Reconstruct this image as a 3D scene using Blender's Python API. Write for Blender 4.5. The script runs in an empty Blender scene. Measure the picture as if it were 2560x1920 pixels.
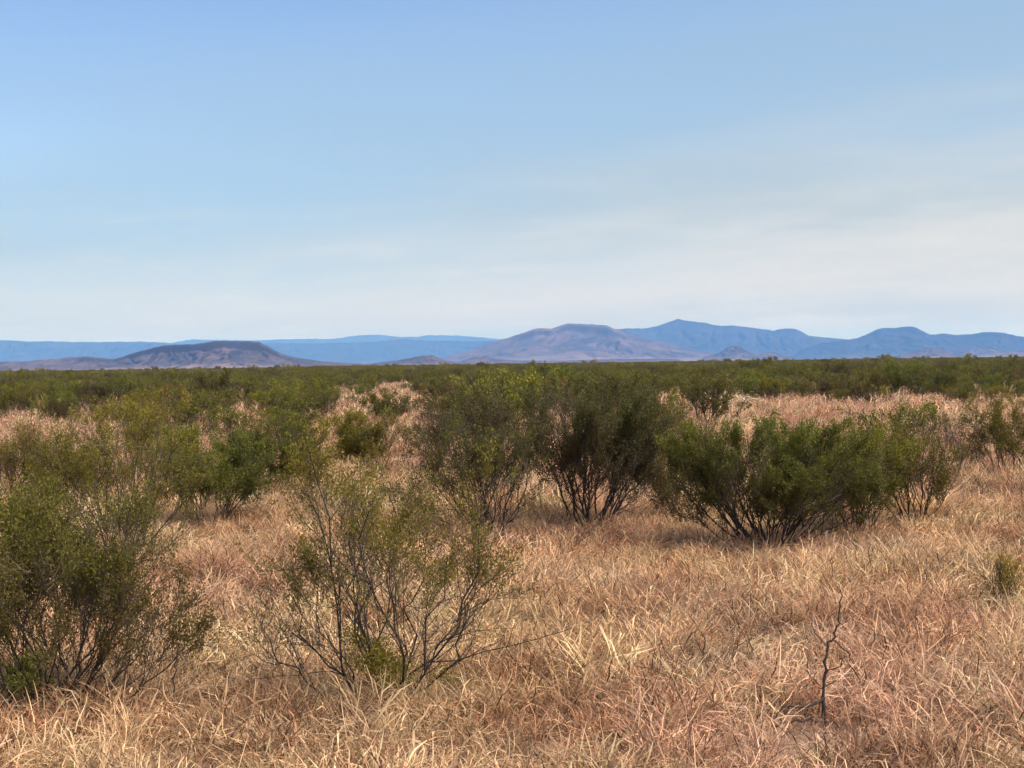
import bpy, math
import numpy as np
from mathutils import Vector, Matrix

# ------------------------------------------------------------------ camera, sky, sun, exposure
SC = bpy.context.scene
COL = SC.collection
W0, H0 = 2560.0, 1920.0          # pixel frame the measurements were taken in
FPX = 3517.0                     # focal length in those pixels
CAMH = 2.5
HORIZON = 909.0                  # row of the horizon at the centre column
ROLL = 0.0145
PITCH = -math.atan((H0 / 2 - HORIZON) / FPX)

cam_data = bpy.data.cameras.new('camera')
cam_data.sensor_width = 36.0
cam_data.lens = 36.0 * FPX / W0
cam_data.clip_start = 0.1
cam_data.clip_end = 90000.0
cam = bpy.data.objects.new('camera', cam_data)
COL.objects.link(cam)
CAM_M = (Matrix.Translation((0, 0, CAMH)) @ Matrix.Rotation(math.pi / 2 + PITCH, 4, 'X') @ Matrix.Rotation(-ROLL, 4, 'Z'))
cam.matrix_world = CAM_M
SC.camera = cam

SUN_EL, SUN_AZ = math.radians(58), math.radians(118)     # azimuth clockwise from the view direction (+Y)
SC.view_settings.view_transform = 'Standard'
SC.view_settings.look = 'None'
SC.view_settings.gamma = 1.0
SC.view_settings.use_curve_mapping = False
SC.view_settings.exposure = 0.65
SC.cycles.max_bounces = 4
SC.cycles.diffuse_bounces = 2
SC.cycles.transmission_bounces = 2
SC.cycles.use_adaptive_sampling = True
SC.cycles.adaptive_threshold = 0.03
SC.cycles.transparent_max_bounces = 8
SC.cycles.volume_bounces = 1

world = bpy.data.worlds.new('World')
SC.world = world
world.use_nodes = True


def nd(nt, kind, **kw):
    n = nt.nodes.new(kind)
    for k, v in kw.items():
        setattr(n, k, v)
    return n


def math_node(nt, op, a, b=None, c=None, clamp=False):
    n = nt.nodes.new('ShaderNodeMath')
    n.operation = op
    n.use_clamp = clamp
    for i, v in enumerate((a, b, c)):
        if v is None:
            continue
        if isinstance(v, (int, float)):
            n.inputs[i].default_value = v
        else:
            nt.links.new(v, n.inputs[i])
    return n.outputs[0]


def map_range(nt, v, a, b, c=0.0, d=1.0, smooth=True):
    n = nt.nodes.new('ShaderNodeMapRange')
    n.interpolation_type = 'SMOOTHSTEP' if smooth else 'LINEAR'
    nt.links.new(v, n.inputs[0])
    for i, x in enumerate((a, b, c, d)):
        n.inputs[i + 1].default_value = x
    return n.outputs[0]


def mix_rgb(nt, fac, a, b, blend='MIX'):
    n = nt.nodes.new('ShaderNodeMix')
    n.data_type = 'RGBA'
    n.blend_type = blend
    n.clamp_factor = True
    for sock, v in ((n.inputs[0], fac), (n.inputs[6], a), (n.inputs[7], b)):
        if isinstance(v, (int, float)):
            sock.default_value = v
        elif isinstance(v, tuple):
            sock.default_value = (*v, 1.0)
        else:
            nt.links.new(v, sock)
    return n.outputs[2]


def noise_node(nt, vec, scale, detail=4.0, rough=0.55):
    n = nt.nodes.new('ShaderNodeTexNoise')
    n.inputs['Scale'].default_value = scale
    n.inputs['Detail'].default_value = detail
    n.inputs['Roughness'].default_value = rough
    if vec is not None:
        nt.links.new(vec, n.inputs['Vector'])
    return n.outputs[0]


def build_sky():
    nt = world.node_tree
    nt.nodes.clear()
    out = nd(nt, 'ShaderNodeOutputWorld')
    bg = nd(nt, 'ShaderNodeBackground')
    bg.inputs['Strength'].default_value = 0.112
    sky = nd(nt, 'ShaderNodeTexSky', sky_type='NISHITA')
    sky.sun_disc = False
    sky.sun_elevation = SUN_EL
    sky.sun_rotation = SUN_AZ
    sky.altitude = 1100.0
    sky.air_density = 1.0
    sky.dust_density = 0.25
    sky.ozone_density = 3.0
    tc = nd(nt, 'ShaderNodeTexCoord')
    sep = nd(nt, 'ShaderNodeSeparateXYZ')
    nt.links.new(tc.outputs['Generated'], sep.inputs[0])
    x, y, z = sep.outputs
    # thin high cloud: long soft sheets, thicker towards the sun's side and the horizon
    comb = nd(nt, 'ShaderNodeCombineXYZ')
    nt.links.new(math_node(nt, 'MULTIPLY', x, 1.6), comb.inputs[0])
    nt.links.new(math_node(nt, 'MULTIPLY', y, 1.6), comb.inputs[1])
    nt.links.new(math_node(nt, 'ADD', math_node(nt, 'MULTIPLY', z, 13.0), math_node(nt, 'MULTIPLY', x, -0.5)), comb.inputs[2])
    broad = noise_node(nt, comb.outputs[0], 0.9, 2.0, 0.45)
    fine = noise_node(nt, comb.outputs[0], 3.2, 6.0, 0.6)
    lift = math_node(nt, 'ADD', z, math_node(nt, 'MULTIPLY', math_node(nt, 'SUBTRACT', broad, 0.5), 0.16))
    lift = math_node(nt, 'ADD', lift, math_node(nt, 'MULTIPLY', math_node(nt, 'SUBTRACT', fine, 0.5), 0.035))
    lift = math_node(nt, 'SUBTRACT', lift, math_node(nt, 'MULTIPLY', x, 0.13))
    veil = map_range(nt, lift, 0.168, 0.055, 0.0, 0.97)
    thin = map_range(nt, lift, 0.30, 0.13, 0.0, 0.75)
    wisps = math_node(nt, 'MULTIPLY', map_range(nt, fine, 0.50, 0.74, 0.0, 0.5), map_range(nt, z, 0.17, 0.07))
    cover = math_node(nt, 'MAXIMUM', veil, wisps, clamp=True)
    streak = noise_node(nt, comb.outputs[0], 2.3, 7.0, 0.62)
    light = map_range(nt, math_node(nt, 'ADD', math_node(nt, 'MULTIPLY', streak, 0.6), math_node(nt, 'MULTIPLY', broad, 0.4)), 0.40, 0.60, 0.0, 1.0)
    cloud = mix_rgb(nt, light, (3.05, 3.40, 3.40), (4.2, 4.2, 3.9))
    cloud = mix_rgb(nt, map_range(nt, z, 0.055, 0.0, 0.0, 0.75), cloud, (2.45, 2.95, 2.80))
    blue = mix_rgb(nt, 1.0, sky.outputs[0], (1.0, 0.98, 0.98), 'MULTIPLY')
    blue = mix_rgb(nt, thin, blue, (2.10, 2.95, 3.75))
    final = mix_rgb(nt, cover, blue, cloud)
    fibre = math_node(nt, 'MULTIPLY', map_range(nt, noise_node(nt, comb.outputs[0], 5.0, 8.0, 0.66), 0.50, 0.72, 0.0, 0.6), map_range(nt, z, 0.13, 0.05))
    final = mix_rgb(nt, fibre, final, (4.5, 4.6, 4.4))
    nt.links.new(final, bg.inputs['Color'])
    nt.links.new(bg.outputs[0], out.inputs['Surface'])


build_sky()

sun_data = bpy.data.lights.new('sun', 'SUN')
sun_data.energy = 4.4
sun_data.angle = math.radians(50)
sun_data.color = (1.0, 0.93, 0.84)
sun = bpy.data.objects.new('sun', sun_data)
COL.objects.link(sun)
sdir = Vector((math.sin(SUN_AZ) * math.cos(SUN_EL), math.cos(SUN_AZ) * math.cos(SUN_EL), math.sin(SUN_EL)))
sun.rotation_euler = (-sdir).to_track_quat('-Z', 'Y').to_euler()
sun.location = (0, 0, 60)

# ------------------------------------------------------------------ helpers
CAM3 = np.array(CAM_M.to_3x3())


def ray(px, py):
    d = CAM3 @ np.array([(px - W0 / 2) / FPX, -(py - H0 / 2) / FPX, -1.0])
    return d / d[1]


def vnoise(x, y, seed=0):
    x = np.asarray(x, float)
    y = np.asarray(y, float)
    xi = np.floor(x).astype(np.int64)
    yi = np.floor(y).astype(np.int64)
    fx, fy = x - xi, y - yi
    fx = fx * fx * (3 - 2 * fx)
    fy = fy * fy * (3 - 2 * fy)

    def h(a, b):
        n = (a * 374761393 + b * 668265263 + seed * 1442695041) & 0xFFFFFFFF
        n = ((n ^ (n >> 13)) * 1274126177) & 0xFFFFFFFF
        n = n ^ (n >> 16)
        return (n & 0xFFFFFF) / float(0xFFFFFF)
    a = h(xi, yi) * (1 - fx) + h(xi + 1, yi) * fx
    b = h(xi, yi + 1) * (1 - fx) + h(xi + 1, yi + 1) * fx
    return a * (1 - fy) + b * fy


def fbm(x, y, seed=0, octaves=4):
    v, amp, tot = 0.0, 1.0, 0.0
    for o in range(octaves):
        v = v + amp * vnoise(x * 2 ** o + 17.3 * o, y * 2 ** o - 9.1 * o, seed + o)
        tot += amp
        amp *= 0.5
    return v / tot


def ramp(v, a, b):
    t = np.clip((np.asarray(v, float) - a) / (b - a), 0, 1)
    return t * t * (3 - 2 * t)


def terrain(x, y):
    d = np.hypot(x, y)
    z = 0.16 * (vnoise(x / 6.0, y / 6.0, 3) - 0.5)
    z = z + 0.55 * (vnoise(x / 32.0, y / 32.0, 5) - 0.5) * ramp(d, 14, 60)
    z = z + 1.3 * (vnoise(x / 210.0, y / 210.0, 8) - 0.5) * ramp(d, 130, 600)
    return z


def on_ground(px, py):
    """Where the sight line through a pixel meets the plain."""
    r = ray(px, py)
    t = -CAMH / r[2]
    for _ in range(4):
        t = (float(terrain(r[0] * t, t)) - CAMH) / r[2]
    return r[0] * t, t


def mesh_np(name, verts, quads, tint=None, smooth=False, tris=None):
    me = bpy.data.meshes.new(name)
    verts = np.ascontiguousarray(verts, np.float32).reshape(-1, 3)
    quads = np.ascontiguousarray(quads, np.int32)
    k = quads.shape[1]
    nf = len(quads)
    me.vertices.add(len(verts))
    me.vertices.foreach_set('co', verts.ravel())
    me.loops.add(nf * k)
    me.loops.foreach_set('vertex_index', quads.ravel())
    me.polygons.add(nf)
    me.polygons.foreach_set('loop_start', np.arange(0, nf * k, k, dtype=np.int32))
    me.update(calc_edges=True)
    if smooth:
        me.polygons.foreach_set('use_smooth', np.ones(nf, bool))
    if tint is not None:
        a = me.attributes.new('tint', 'FLOAT', 'FACE')
        a.data.foreach_set('value', np.ascontiguousarray(tint, np.float32))
    me.validate()
    return me


def add(name, me, mat=None, parent=None, **props):
    o = bpy.data.objects.new(name, me)
    if mat is not None and me is not None and not me.materials:
        me.materials.append(mat)
    COL.objects.link(o)
    if parent is not None:
        o.parent = parent
    for k, v in props.items():
        o[k] = v
    return o


# ------------------------------------------------------------------ materials
def new_mat(name):
    m = bpy.data.materials.new(name)
    m.use_nodes = True
    nt = m.node_tree
    return m, nt, nt.nodes['Principled BSDF'], nt.nodes['Material Output']


def attr(nt, name, kind='GEOMETRY'):
    n = nt.nodes.new('ShaderNodeAttribute')
    n.attribute_name = name
    n.attribute_type = kind
    return n


def ramp_node(nt, fac, stops):
    n = nt.nodes.new('ShaderNodeValToRGB')
    e = n.color_ramp.elements
    while len(e) < len(stops):
        e.new(0.5)
    for el, (p, c) in zip(e, stops):
        el.position = p
        el.color = (*c, 1)
    nt.links.new(fac, n.inputs[0])
    return n.outputs[0]


def thin_leaf(nt, p, out, colour, amount):
    p.inputs['Roughness'].default_value = 0.75
    p.inputs['Specular IOR Level'].default_value = 0.25
    nt.links.new(colour, p.inputs['Base Color'])
    tr = nt.nodes.new('ShaderNodeBsdfTranslucent')
    nt.links.new(colour, tr.inputs['Color'])
    mx = nt.nodes.new('ShaderNodeMixShader')
    mx.inputs[0].default_value = amount
    nt.links.new(p.outputs[0], mx.inputs[1])
    nt.links.new(tr.outputs[0], mx.inputs[2])
    nt.links.new(mx.outputs[0], out.inputs['Surface'])


def make_leaf_material():
    m, nt, p, out = new_mat('creosote_leaf')
    t = attr(nt, 'tint').outputs['Fac']
    oi = nt.nodes.new('ShaderNodeObjectInfo')
    v = math_node(nt, 'ADD', t, math_node(nt, 'MULTIPLY', math_node(nt, 'SUBTRACT', oi.outputs['Random'], 0.5), 0.55))
    c = ramp_node(nt, v, [(0.0, (0.120, 0.080, 0.034)), (0.3, (0.112, 0.094, 0.028)), (0.6, (0.150, 0.135, 0.026)), (1.0, (0.25, 0.215, 0.032))])
    c = mix_rgb(nt, 1.0, c, oi.outputs['Color'], 'MULTIPLY')
    thin_leaf(nt, p, out, c, 0.33)
    return m


def make_stem_material():
    m, nt, p, out = new_mat('creosote_bark')
    tc = nt.nodes.new('ShaderNodeTexCoord')
    n = noise_node(nt, tc.outputs['Object'], 22.0, 3.0)
    c = ramp_node(nt, n, [(0.3, (0.020, 0.013, 0.009)), (0.55, (0.036, 0.024, 0.017)), (0.78, (0.095, 0.070, 0.052))])
    nt.links.new(c, p.inputs['Base Color'])
    p.inputs['Roughness'].default_value = 0.85
    return m


def make_twig_material():
    m, nt, p, out = new_mat('dry_twig')
    t = attr(nt, 'tint').outputs['Fac']
    c = ramp_node(nt, t, [(0.0, (0.05, 0.034, 0.026)), (0.6, (0.10, 0.068, 0.048)), (1.0, (0.20, 0.145, 0.10))])
    nt.links.new(c, p.inputs['Base Color'])
    p.inputs['Roughness'].default_value = 0.9
    return m


def make_grass_material():
    m, nt, p, out = new_mat('dry_straw')
    t = attr(nt, 'tint').outputs['Fac']
    g = attr(nt, 'gcol', 'INSTANCER')
    k = map_range(nt, t, 0.0, 1.0, 0.17, 1.62, False)
    sc = nt.nodes.new('ShaderNodeVectorMath')
    sc.operation = 'SCALE'
    nt.links.new(g.outputs['Vector'], sc.inputs[0])
    nt.links.new(k, sc.inputs['Scale'])
    thin_leaf(nt, p, out, sc.outputs[0], 0.30)
    return m


def make_soil_material():
    m, nt, p, out = new_mat('desert_soil')
    geo = nt.nodes.new('ShaderNodeNewGeometry')
    n1 = noise_node(nt, geo.outputs['Position'], 0.35, 6.0, 0.6)
    n2 = noise_node(nt, geo.outputs['Position'], 9.0, 5.0, 0.65)
    n3 = noise_node(nt, geo.outputs['Position'], 0.012, 5.0, 0.6)
    c = ramp_node(nt, n1, [(0.3, (0.20, 0.115, 0.070)), (0.6, (0.31, 0.19, 0.12)), (0.8, (0.37, 0.25, 0.16))])
    c = mix_rgb(nt, map_range(nt, n2, 0.45, 0.7, 0.0, 0.5), c, (0.14, 0.08, 0.05))
    # far plain: open scrub over pale grass, too distant to tell apart
    ln = nt.nodes.new('ShaderNodeVectorMath')
    ln.operation = 'LENGTH'
    nt.links.new(geo.outputs['Position'], ln.inputs[0])
    far = map_range(nt, ln.outputs['Value'], 700.0, 1800.0)
    scrub = mix_rgb(nt, map_range(nt, n3, 0.4, 0.6), (0.10, 0.095, 0.045), (0.24, 0.19, 0.12))
    c = mix_rgb(nt, far, c, scrub)
    nt.links.new(c, p.inputs['Base Color'])
    p.inputs['Roughness'].default_value = 0.95
    bp = nt.nodes.new('ShaderNodeBump')
    bp.inputs['Strength'].default_value = 0.6
    bp.inputs['Distance'].default_value = 0.03
    nt.links.new(n2, bp.inputs['Height'])
    nt.links.new(bp.outputs[0], p.inputs['Normal'])
    return m


def make_rock_material(name, rock, dark, fan, scale):
    m, nt, p, out = new_mat(name)
    geo = nt.nodes.new('ShaderNodeNewGeometry')
    mp = nt.nodes.new('ShaderNodeMapping')
    mp.inputs['Scale'].default_value = (1, 1, 2.5)
    nt.links.new(geo.outputs['Position'], mp.inputs[0])
    n1 = noise_node(nt, mp.outputs[0], scale, 6.0, 0.65)
    n2 = noise_node(nt, mp.outputs[0], scale * 6, 4.0, 0.6)
    c = mix_rgb(nt, map_range(nt, n1, 0.38, 0.62), dark, rock)
    c = mix_rgb(nt, map_range(nt, n2, 0.5, 0.68, 0.0, 0.55), c, dark)
    f = attr(nt, 'fan').outputs['Fac']
    c = mix_rgb(nt, f, c, fan)
    # bare dark rock on the cliffs
    sp = nt.nodes.new('ShaderNodeSeparateXYZ')
    nt.links.new(geo.outputs['True Normal'], sp.inputs[0])
    c = mix_rgb(nt, map_range(nt, sp.outputs[2], 0.80, 0.62, 0.0, 0.9), c, tuple(0.6 * k for k in dark))
    nt.links.new(c, p.inputs['Base Color'])
    p.inputs['Roughness'].default_value = 1.0
    p.inputs['Specular IOR Level'].default_value = 0.1
    return m


LEAF = make_leaf_material()
BARK = make_stem_material()
TWIG = make_twig_material()
STRAW = make_grass_material()
SOIL = make_soil_material()


# ------------------------------------------------------------------ ground and mountains
def build_ground():
    rr = np.concatenate([[0.6], np.geomspace(1.2, 31000, 190)])
    na = 300
    an = np.linspace(0, 2 * math.pi, na, endpoint=False)
    R, A = np.meshgrid(rr, an, indexing='ij')
    X, Y = R * np.cos(A), R * np.sin(A)
    Z = terrain(X, Y) - 0.9 * ramp(R, 2500, 9000)
    V = np.stack([X, Y, Z], -1).reshape(-1, 3)
    nr = len(rr)
    i, j = np.meshgrid(np.arange(nr - 1), np.arange(na), indexing='ij')
    a = i * na + j
    b = i * na + (j + 1) % na
    q = np.stack([a, a + na, b + na, b], -1).reshape(-1, 4)
    me = mesh_np('ground', V, q, smooth=True)
    add('ground', me, SOIL, kind='structure', label='reddish tan desert soil plain reaching to the mountains', category='ground')


build_ground()


def build_range(name, label, cat, D, profile, mat, front, back, rim=0.0, seed=1, gully=0.5, step=3.0, base_y=None):
    """A real ridge: crest follows the skyline, slopes fall away in front and behind with gullies and a fan."""
    pts = np.array(profile, float)
    px = np.arange(pts[0, 0], pts[-1, 0] + 0.1, step)
    py = np.interp(px, pts[:, 0], pts[:, 1])
    k = np.array([0.25, 0.5, 0.25])
    if step > 3:
        py[1:-1] = 0.5 * py[1:-1] + 0.5 * np.convolve(py, k, 'valid')
    rs = np.array([ray(a, b) for a, b in zip(px, py)])
    X = rs[:, 0] * D
    Hc = np.maximum(rs[:, 2] * D + CAMH, 0.0)
    px_m = D / FPX
    Hc = Hc + (fbm(px / 9.0, px * 0, seed + 40, 3) - 0.5) * 2.6 * px_m * np.clip(Hc / (20 * px_m), 0, 1)
    edge = np.minimum(px - px[0], px[-1] - px) / (pts[-1, 0] - pts[0, 0])
    Hc = Hc * ramp(edge, 0.0, 0.05)
    nv_f, nv_b = 64, 20
    s = np.concatenate([-front * np.linspace(1, 0, nv_f) ** 1.5, back * (np.linspace(0, 1, nv_b + 1)[1:]) ** 1.3])
    S, XX = np.meshgrid(s, X, indexing='ij')
    HH = np.broadcast_to(Hc, S.shape)
    w = np.where(S < 0, front, back)
    # spurs and gullies running down slope
    L = max(front, 1.0)
    wander = (fbm(S / (0.25 * L), XX / (0.3 * L), seed + 3, 3) - 0.5) * 0.35 * L
    gl = 1 - np.abs(2 * fbm((XX + wander) / (0.07 * L), S / (0.6 * L), seed, 4) - 1) * 2.6
    gl = np.clip(gl, 0, 1)
    t = np.clip(np.abs(S) / w, 0, 1)
    g = (1 - t) ** 2.3
    if rim > 0:
        top = 1 - rim * ramp(t, 0.015, 0.045)
        g = np.minimum(top, 1.0) * (1 - t) ** 2.0
    g = g - gully * gl * g * (1 - g) * 1.25 * ramp(t, 0.0, 0.10)
    crest = np.abs(S) < 1e-6
    fine = (fbm(XX / (0.05 * L), S / (0.05 * L), seed + 9, 4) - 0.5) * 0.20 * g * ramp(t, 0.0, 0.05)
    Z = HH * np.clip(g + fine, 0, 1) - 3.0 * ramp(t, 0.9, 1.0) - 1.0
    Yc = D + S + (fbm(XX / (0.8 * L), XX * 0, seed + 21, 2) - 0.5) * 0.5 * L * (1 - t)
    # sideways placement keeps each point on its own bearing from the plain
    V = np.stack([XX * (Yc / D) * 0.5 + XX * 0.5, Yc, Z], -1)
    # the crest keeps its bearing and height angle
    scale = (Yc / D)[crest]
    V[..., 2][crest] = (Z[crest] + 1.0 - CAMH) * scale + CAMH
    V[..., 0][crest] = XX[crest] * scale
    n0, n1 = S.shape
    i, j = np.meshgrid(np.arange(n0 - 1), np.arange(n1 - 1), indexing='ij')
    a = i * n1 + j
    q = np.stack([a, a + 1, a + n1 + 1, a + n1], -1).reshape(-1, 4)
    me = mesh_np(name, V.reshape(-1, 3), q, smooth=True)
    fan = ramp(t, 0.35, 0.75) * (0.75 + 0.5 * (fbm(XX / (0.1 * L), S / (0.3 * L), seed + 30, 3) - 0.5))
    at = me.attributes.new('fan', 'FLOAT', 'POINT')
    at.data.foreach_set('value', np.ascontiguousarray(fan.ravel(), np.float32))
    return add(name, me, mat, kind='structure', label=label, category=cat)


ROCK_N = make_rock_material('mesa_rock', (0.115, 0.082, 0.074), (0.050, 0.043, 0.040), (0.235, 0.170, 0.140), 0.012)
ROCK_M = make_rock_material('massif_rock', (0.120, 0.085, 0.080), (0.055, 0.047, 0.043), (0.20, 0.150, 0.135), 0.004)
ROCK_F = make_rock_material('mountain_rock', (0.040, 0.037, 0.036), (0.022, 0.022, 0.022), (0.085, 0.070, 0.066), 0.003)

build_range('mountain_ridge', 'long level pale blue ridge farthest off behind the low mesa', 'mountain', 24000,
            [(380, 866), (430, 857), (486, 848), (530, 850), (636, 852), (740, 848), (839, 847), (897, 838), (949, 836), (1001, 842), (1041, 842),
             (1070, 838), (1146, 839), (1233, 846), (1300, 850), (1400, 860), (1500, 880)], ROCK_F, 2600, 2600, seed=11, gully=0.3)
build_range('mountain_ridge', 'flat topped darker blue ridge on the far left skyline', 'mountain', 17500,
            [(-420, 866), (-300, 858), (-200, 853), (-100, 855), (0, 850.5), (40, 850.5), (64, 854), (133, 853), (174, 854.6), (249, 855), (347, 854), (417, 857),
             (480, 861), (560, 863), (660, 858), (800, 858), (900, 856), (1000, 849), (1080, 852), (1160, 853), (1250, 852), (1330, 860), (1420, 885)],
            ROCK_F, 1900, 1900, seed=23, gully=0.35)
build_range('mountain', 'blue mountain with a small pointed summit, tallest on the skyline', 'mountain', 15000,
            [(1420, 880), (1470, 850), (1520, 826), (1560, 821), (1610, 821), (1640, 816), (1675, 804), (1688, 799), (1695, 797), (1703, 799), (1720, 803), (1760, 807), (1800, 815), (1830, 814), (1870, 818),
             (1930, 827), (1960, 821), (1980, 822), (1993, 827), (2015, 839), (2050, 844), (2118, 850), (2180, 856), (2280, 872), (2360, 884)],
            ROCK_F, 2600, 2400, seed=37, gully=0.5)
build_range('mountain', 'broad lavender massif with dark rim standing before the pointed peak', 'mountain', 10500,
            [(1040, 906), (1090, 898), (1150, 884), (1200, 868), (1250, 851), (1270, 845), (1280, 841), (1300, 835), (1340, 821), (1378, 821), (1405, 812), (1420, 808), (1480, 811),
             (1518, 814), (1540, 823), (1560, 831), (1620, 847), (1700, 866), (1760, 880), (1840, 888), (1900, 892)], ROCK_M, 2300, 1500, rim=0.14, seed=41, gully=0.75)
build_range('mesa', 'flat topped blue mesa near the right end of the skyline', 'mesa', 12500,
            [(1960, 888), (2010, 872), (2060, 857), (2118, 850), (2145, 845), (2165, 837), (2190, 825), (2205, 820), (2240, 820), (2270, 816), (2285, 817), (2305, 827), (2325, 837), (2360, 834),
             (2390, 838), (2430, 835), (2455, 830), (2500, 833), (2530, 840), (2560, 842), (2640, 848), (2720, 842), (2800, 855), (2920, 872), (3020, 884)],
            ROCK_F, 2100, 1900, rim=0.10, seed=53, gully=0.5)
build_range('hill', 'small dark cone shaped hill on the plain before the blue mountains', 'hill', 8600,
            [(1750, 893), (1780, 888), (1800, 881), (1815, 870), (1828, 863.5), (1842, 863.5), (1860, 873), (1880, 883), (1900, 886), (1915, 880), (1935, 880), (1955, 887), (1990, 893)],
            ROCK_N, 420, 420, seed=61, gully=0.4, step=2.0)
build_range('hill', 'low dark hill at the foot of the blue mesa on the right', 'hill', 8000,
            [(2240, 889), (2262, 884), (2290, 877), (2330, 870), (2350, 871), (2370, 880), (2400, 886), (2430, 889)], ROCK_N, 380, 380, seed=67, gully=0.4, step=2.0)
build_range('hill', 'faint low flat hill below the blue mountains at the right edge', 'hill', 9500,
            [(2390, 887), (2420, 873), (2480, 872), (2505, 879), (2560, 876), (2620, 878), (2700, 886)], ROCK_N, 500, 500, seed=71, gully=0.4, step=2.0)
build_range('mesa', 'purple brown mesa with dark rimrock in front of the left ridge', 'mesa', 4800,
            [(-320, 918), (-200, 908), (-100, 904), (0, 905), (60, 904), (110, 899), (190, 893), (215, 891), (275, 897), (290, 896), (320, 888), (360, 876), (420, 863), (490, 861), (510, 859),
             (550, 852.5), (625, 852.5), (650, 856), (668, 865), (700, 883), (740, 894), (800, 903), (880, 908), (960, 912)], ROCK_N, 620, 500, rim=0.22, seed=83, gully=0.7, step=2.0)
build_range('hill', 'low grey hill with a steep right end beside the larger mesa', 'hill', 5200,
            [(900, 912), (950, 906), (1000, 900), (1035, 893), (1060, 889), (1082, 888.5), (1094, 893), (1105, 899), (1130, 905), (1160, 909)], ROCK_N, 330, 300, rim=0.1, seed=91, gully=0.5, step=2.0)
build_range('hill', 'thin flat hill just right of the low grey hill', 'hill', 6200,
            [(1130, 908), (1155, 902), (1180, 893.5), (1215, 892.5), (1240, 898), (1290, 901), (1400, 902), (1520, 898), (1640, 897), (1720, 899)], ROCK_N, 420, 400, rim=0.1, seed=97, gully=0.4, step=2.0)


# ------------------------------------------------------------------ shrubs
def tubes(pts, rad, sides):
    """pts (P,S,3), rad (P,S) -> verts, quads."""
    P, S, _ = pts.shape
    tan = np.gradient(pts, axis=1)
    tan /= np.linalg.norm(tan, axis=2, keepdims=True) + 1e-9
    ref = np.zeros_like(tan)
    ref[..., 0] = 0.31
    ref[..., 1] = 0.95
    n1 = np.cross(tan, ref)
    n1 /= np.linalg.norm(n1, axis=2, keepdims=True) + 1e-9
    n2 = np.cross(tan, n1)
    an = np.linspace(0, 2 * math.pi, sides, endpoint=False)
    ring = n1[:, :, None, :] * np.cos(an)[None, None, :, None] + n2[:, :, None, :] * np.sin(an)[None, None, :, None]
    V = pts[:, :, None, :] + ring * rad[:, :, None, None]
    p, s, k = np.meshgrid(np.arange(P), np.arange(S - 1), np.arange(sides), indexing='ij')
    b = p * S * sides + s * sides
    k2 = (k + 1) % sides
    q = np.stack([b + k, b + k2, b + sides + k2, b + sides + k], -1)
    return V.reshape(-1, 3), q.reshape(-1, 4)


def merge(chunks):
    vs, qs, o = [], [], 0
    for v, q in chunks:
        vs.append(v)
        qs.append(q + o)
        o += len(v)
    return np.concatenate(vs), np.concatenate(qs)


def unit(v):
    return v / (np.linalg.norm(v) + 1e-9)


def grow(rng, p0, d0, length, n, wob, up):
    """A wandering shoot: n segments."""
    pts = np.empty((n + 1, 3))
    pts[0] = p0
    d = unit(np.array(d0, float))
    st = length / n
    for i in range(n):
        d = unit(d + rng.normal(0, wob, 3) + np.array([0, 0, up]))
        pts[i + 1] = pts[i] + d * st
    return pts


def side_dir(rng, d, ang, up=0.25):
    r = unit(np.cross(d, rng.normal(0, 1, 3)))
    return unit(d * math.cos(ang) + r * math.sin(ang) + np.array([0, 0, up]))


def leaves(rng, pos, dirs, ln, wd, tint):
    """Small pointed leaves as diamonds folded along nothing: one quad each."""
    n = len(pos)
    a = dirs + rng.normal(0, 0.55, (n, 3))
    a /= np.linalg.norm(a, axis=1, keepdims=True) + 1e-9
    b = np.cross(a, rng.normal(0, 1, (n, 3)))
    b /= np.linalg.norm(b, axis=1, keepdims=True) + 1e-9
    L = (ln * rng.uniform(0.65, 1.35, n))[:, None]
    Wd = (wd * rng.uniform(0.7, 1.3, n))[:, None]
    V = np.stack([pos, pos + a * L * 0.5 + b * Wd * 0.5, pos + a * L, pos + a * L * 0.5 - b * Wd * 0.5], 1)
    q = np.arange(n * 4).reshape(n, 4)
    return V.reshape(-1, 3), q, tint


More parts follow.
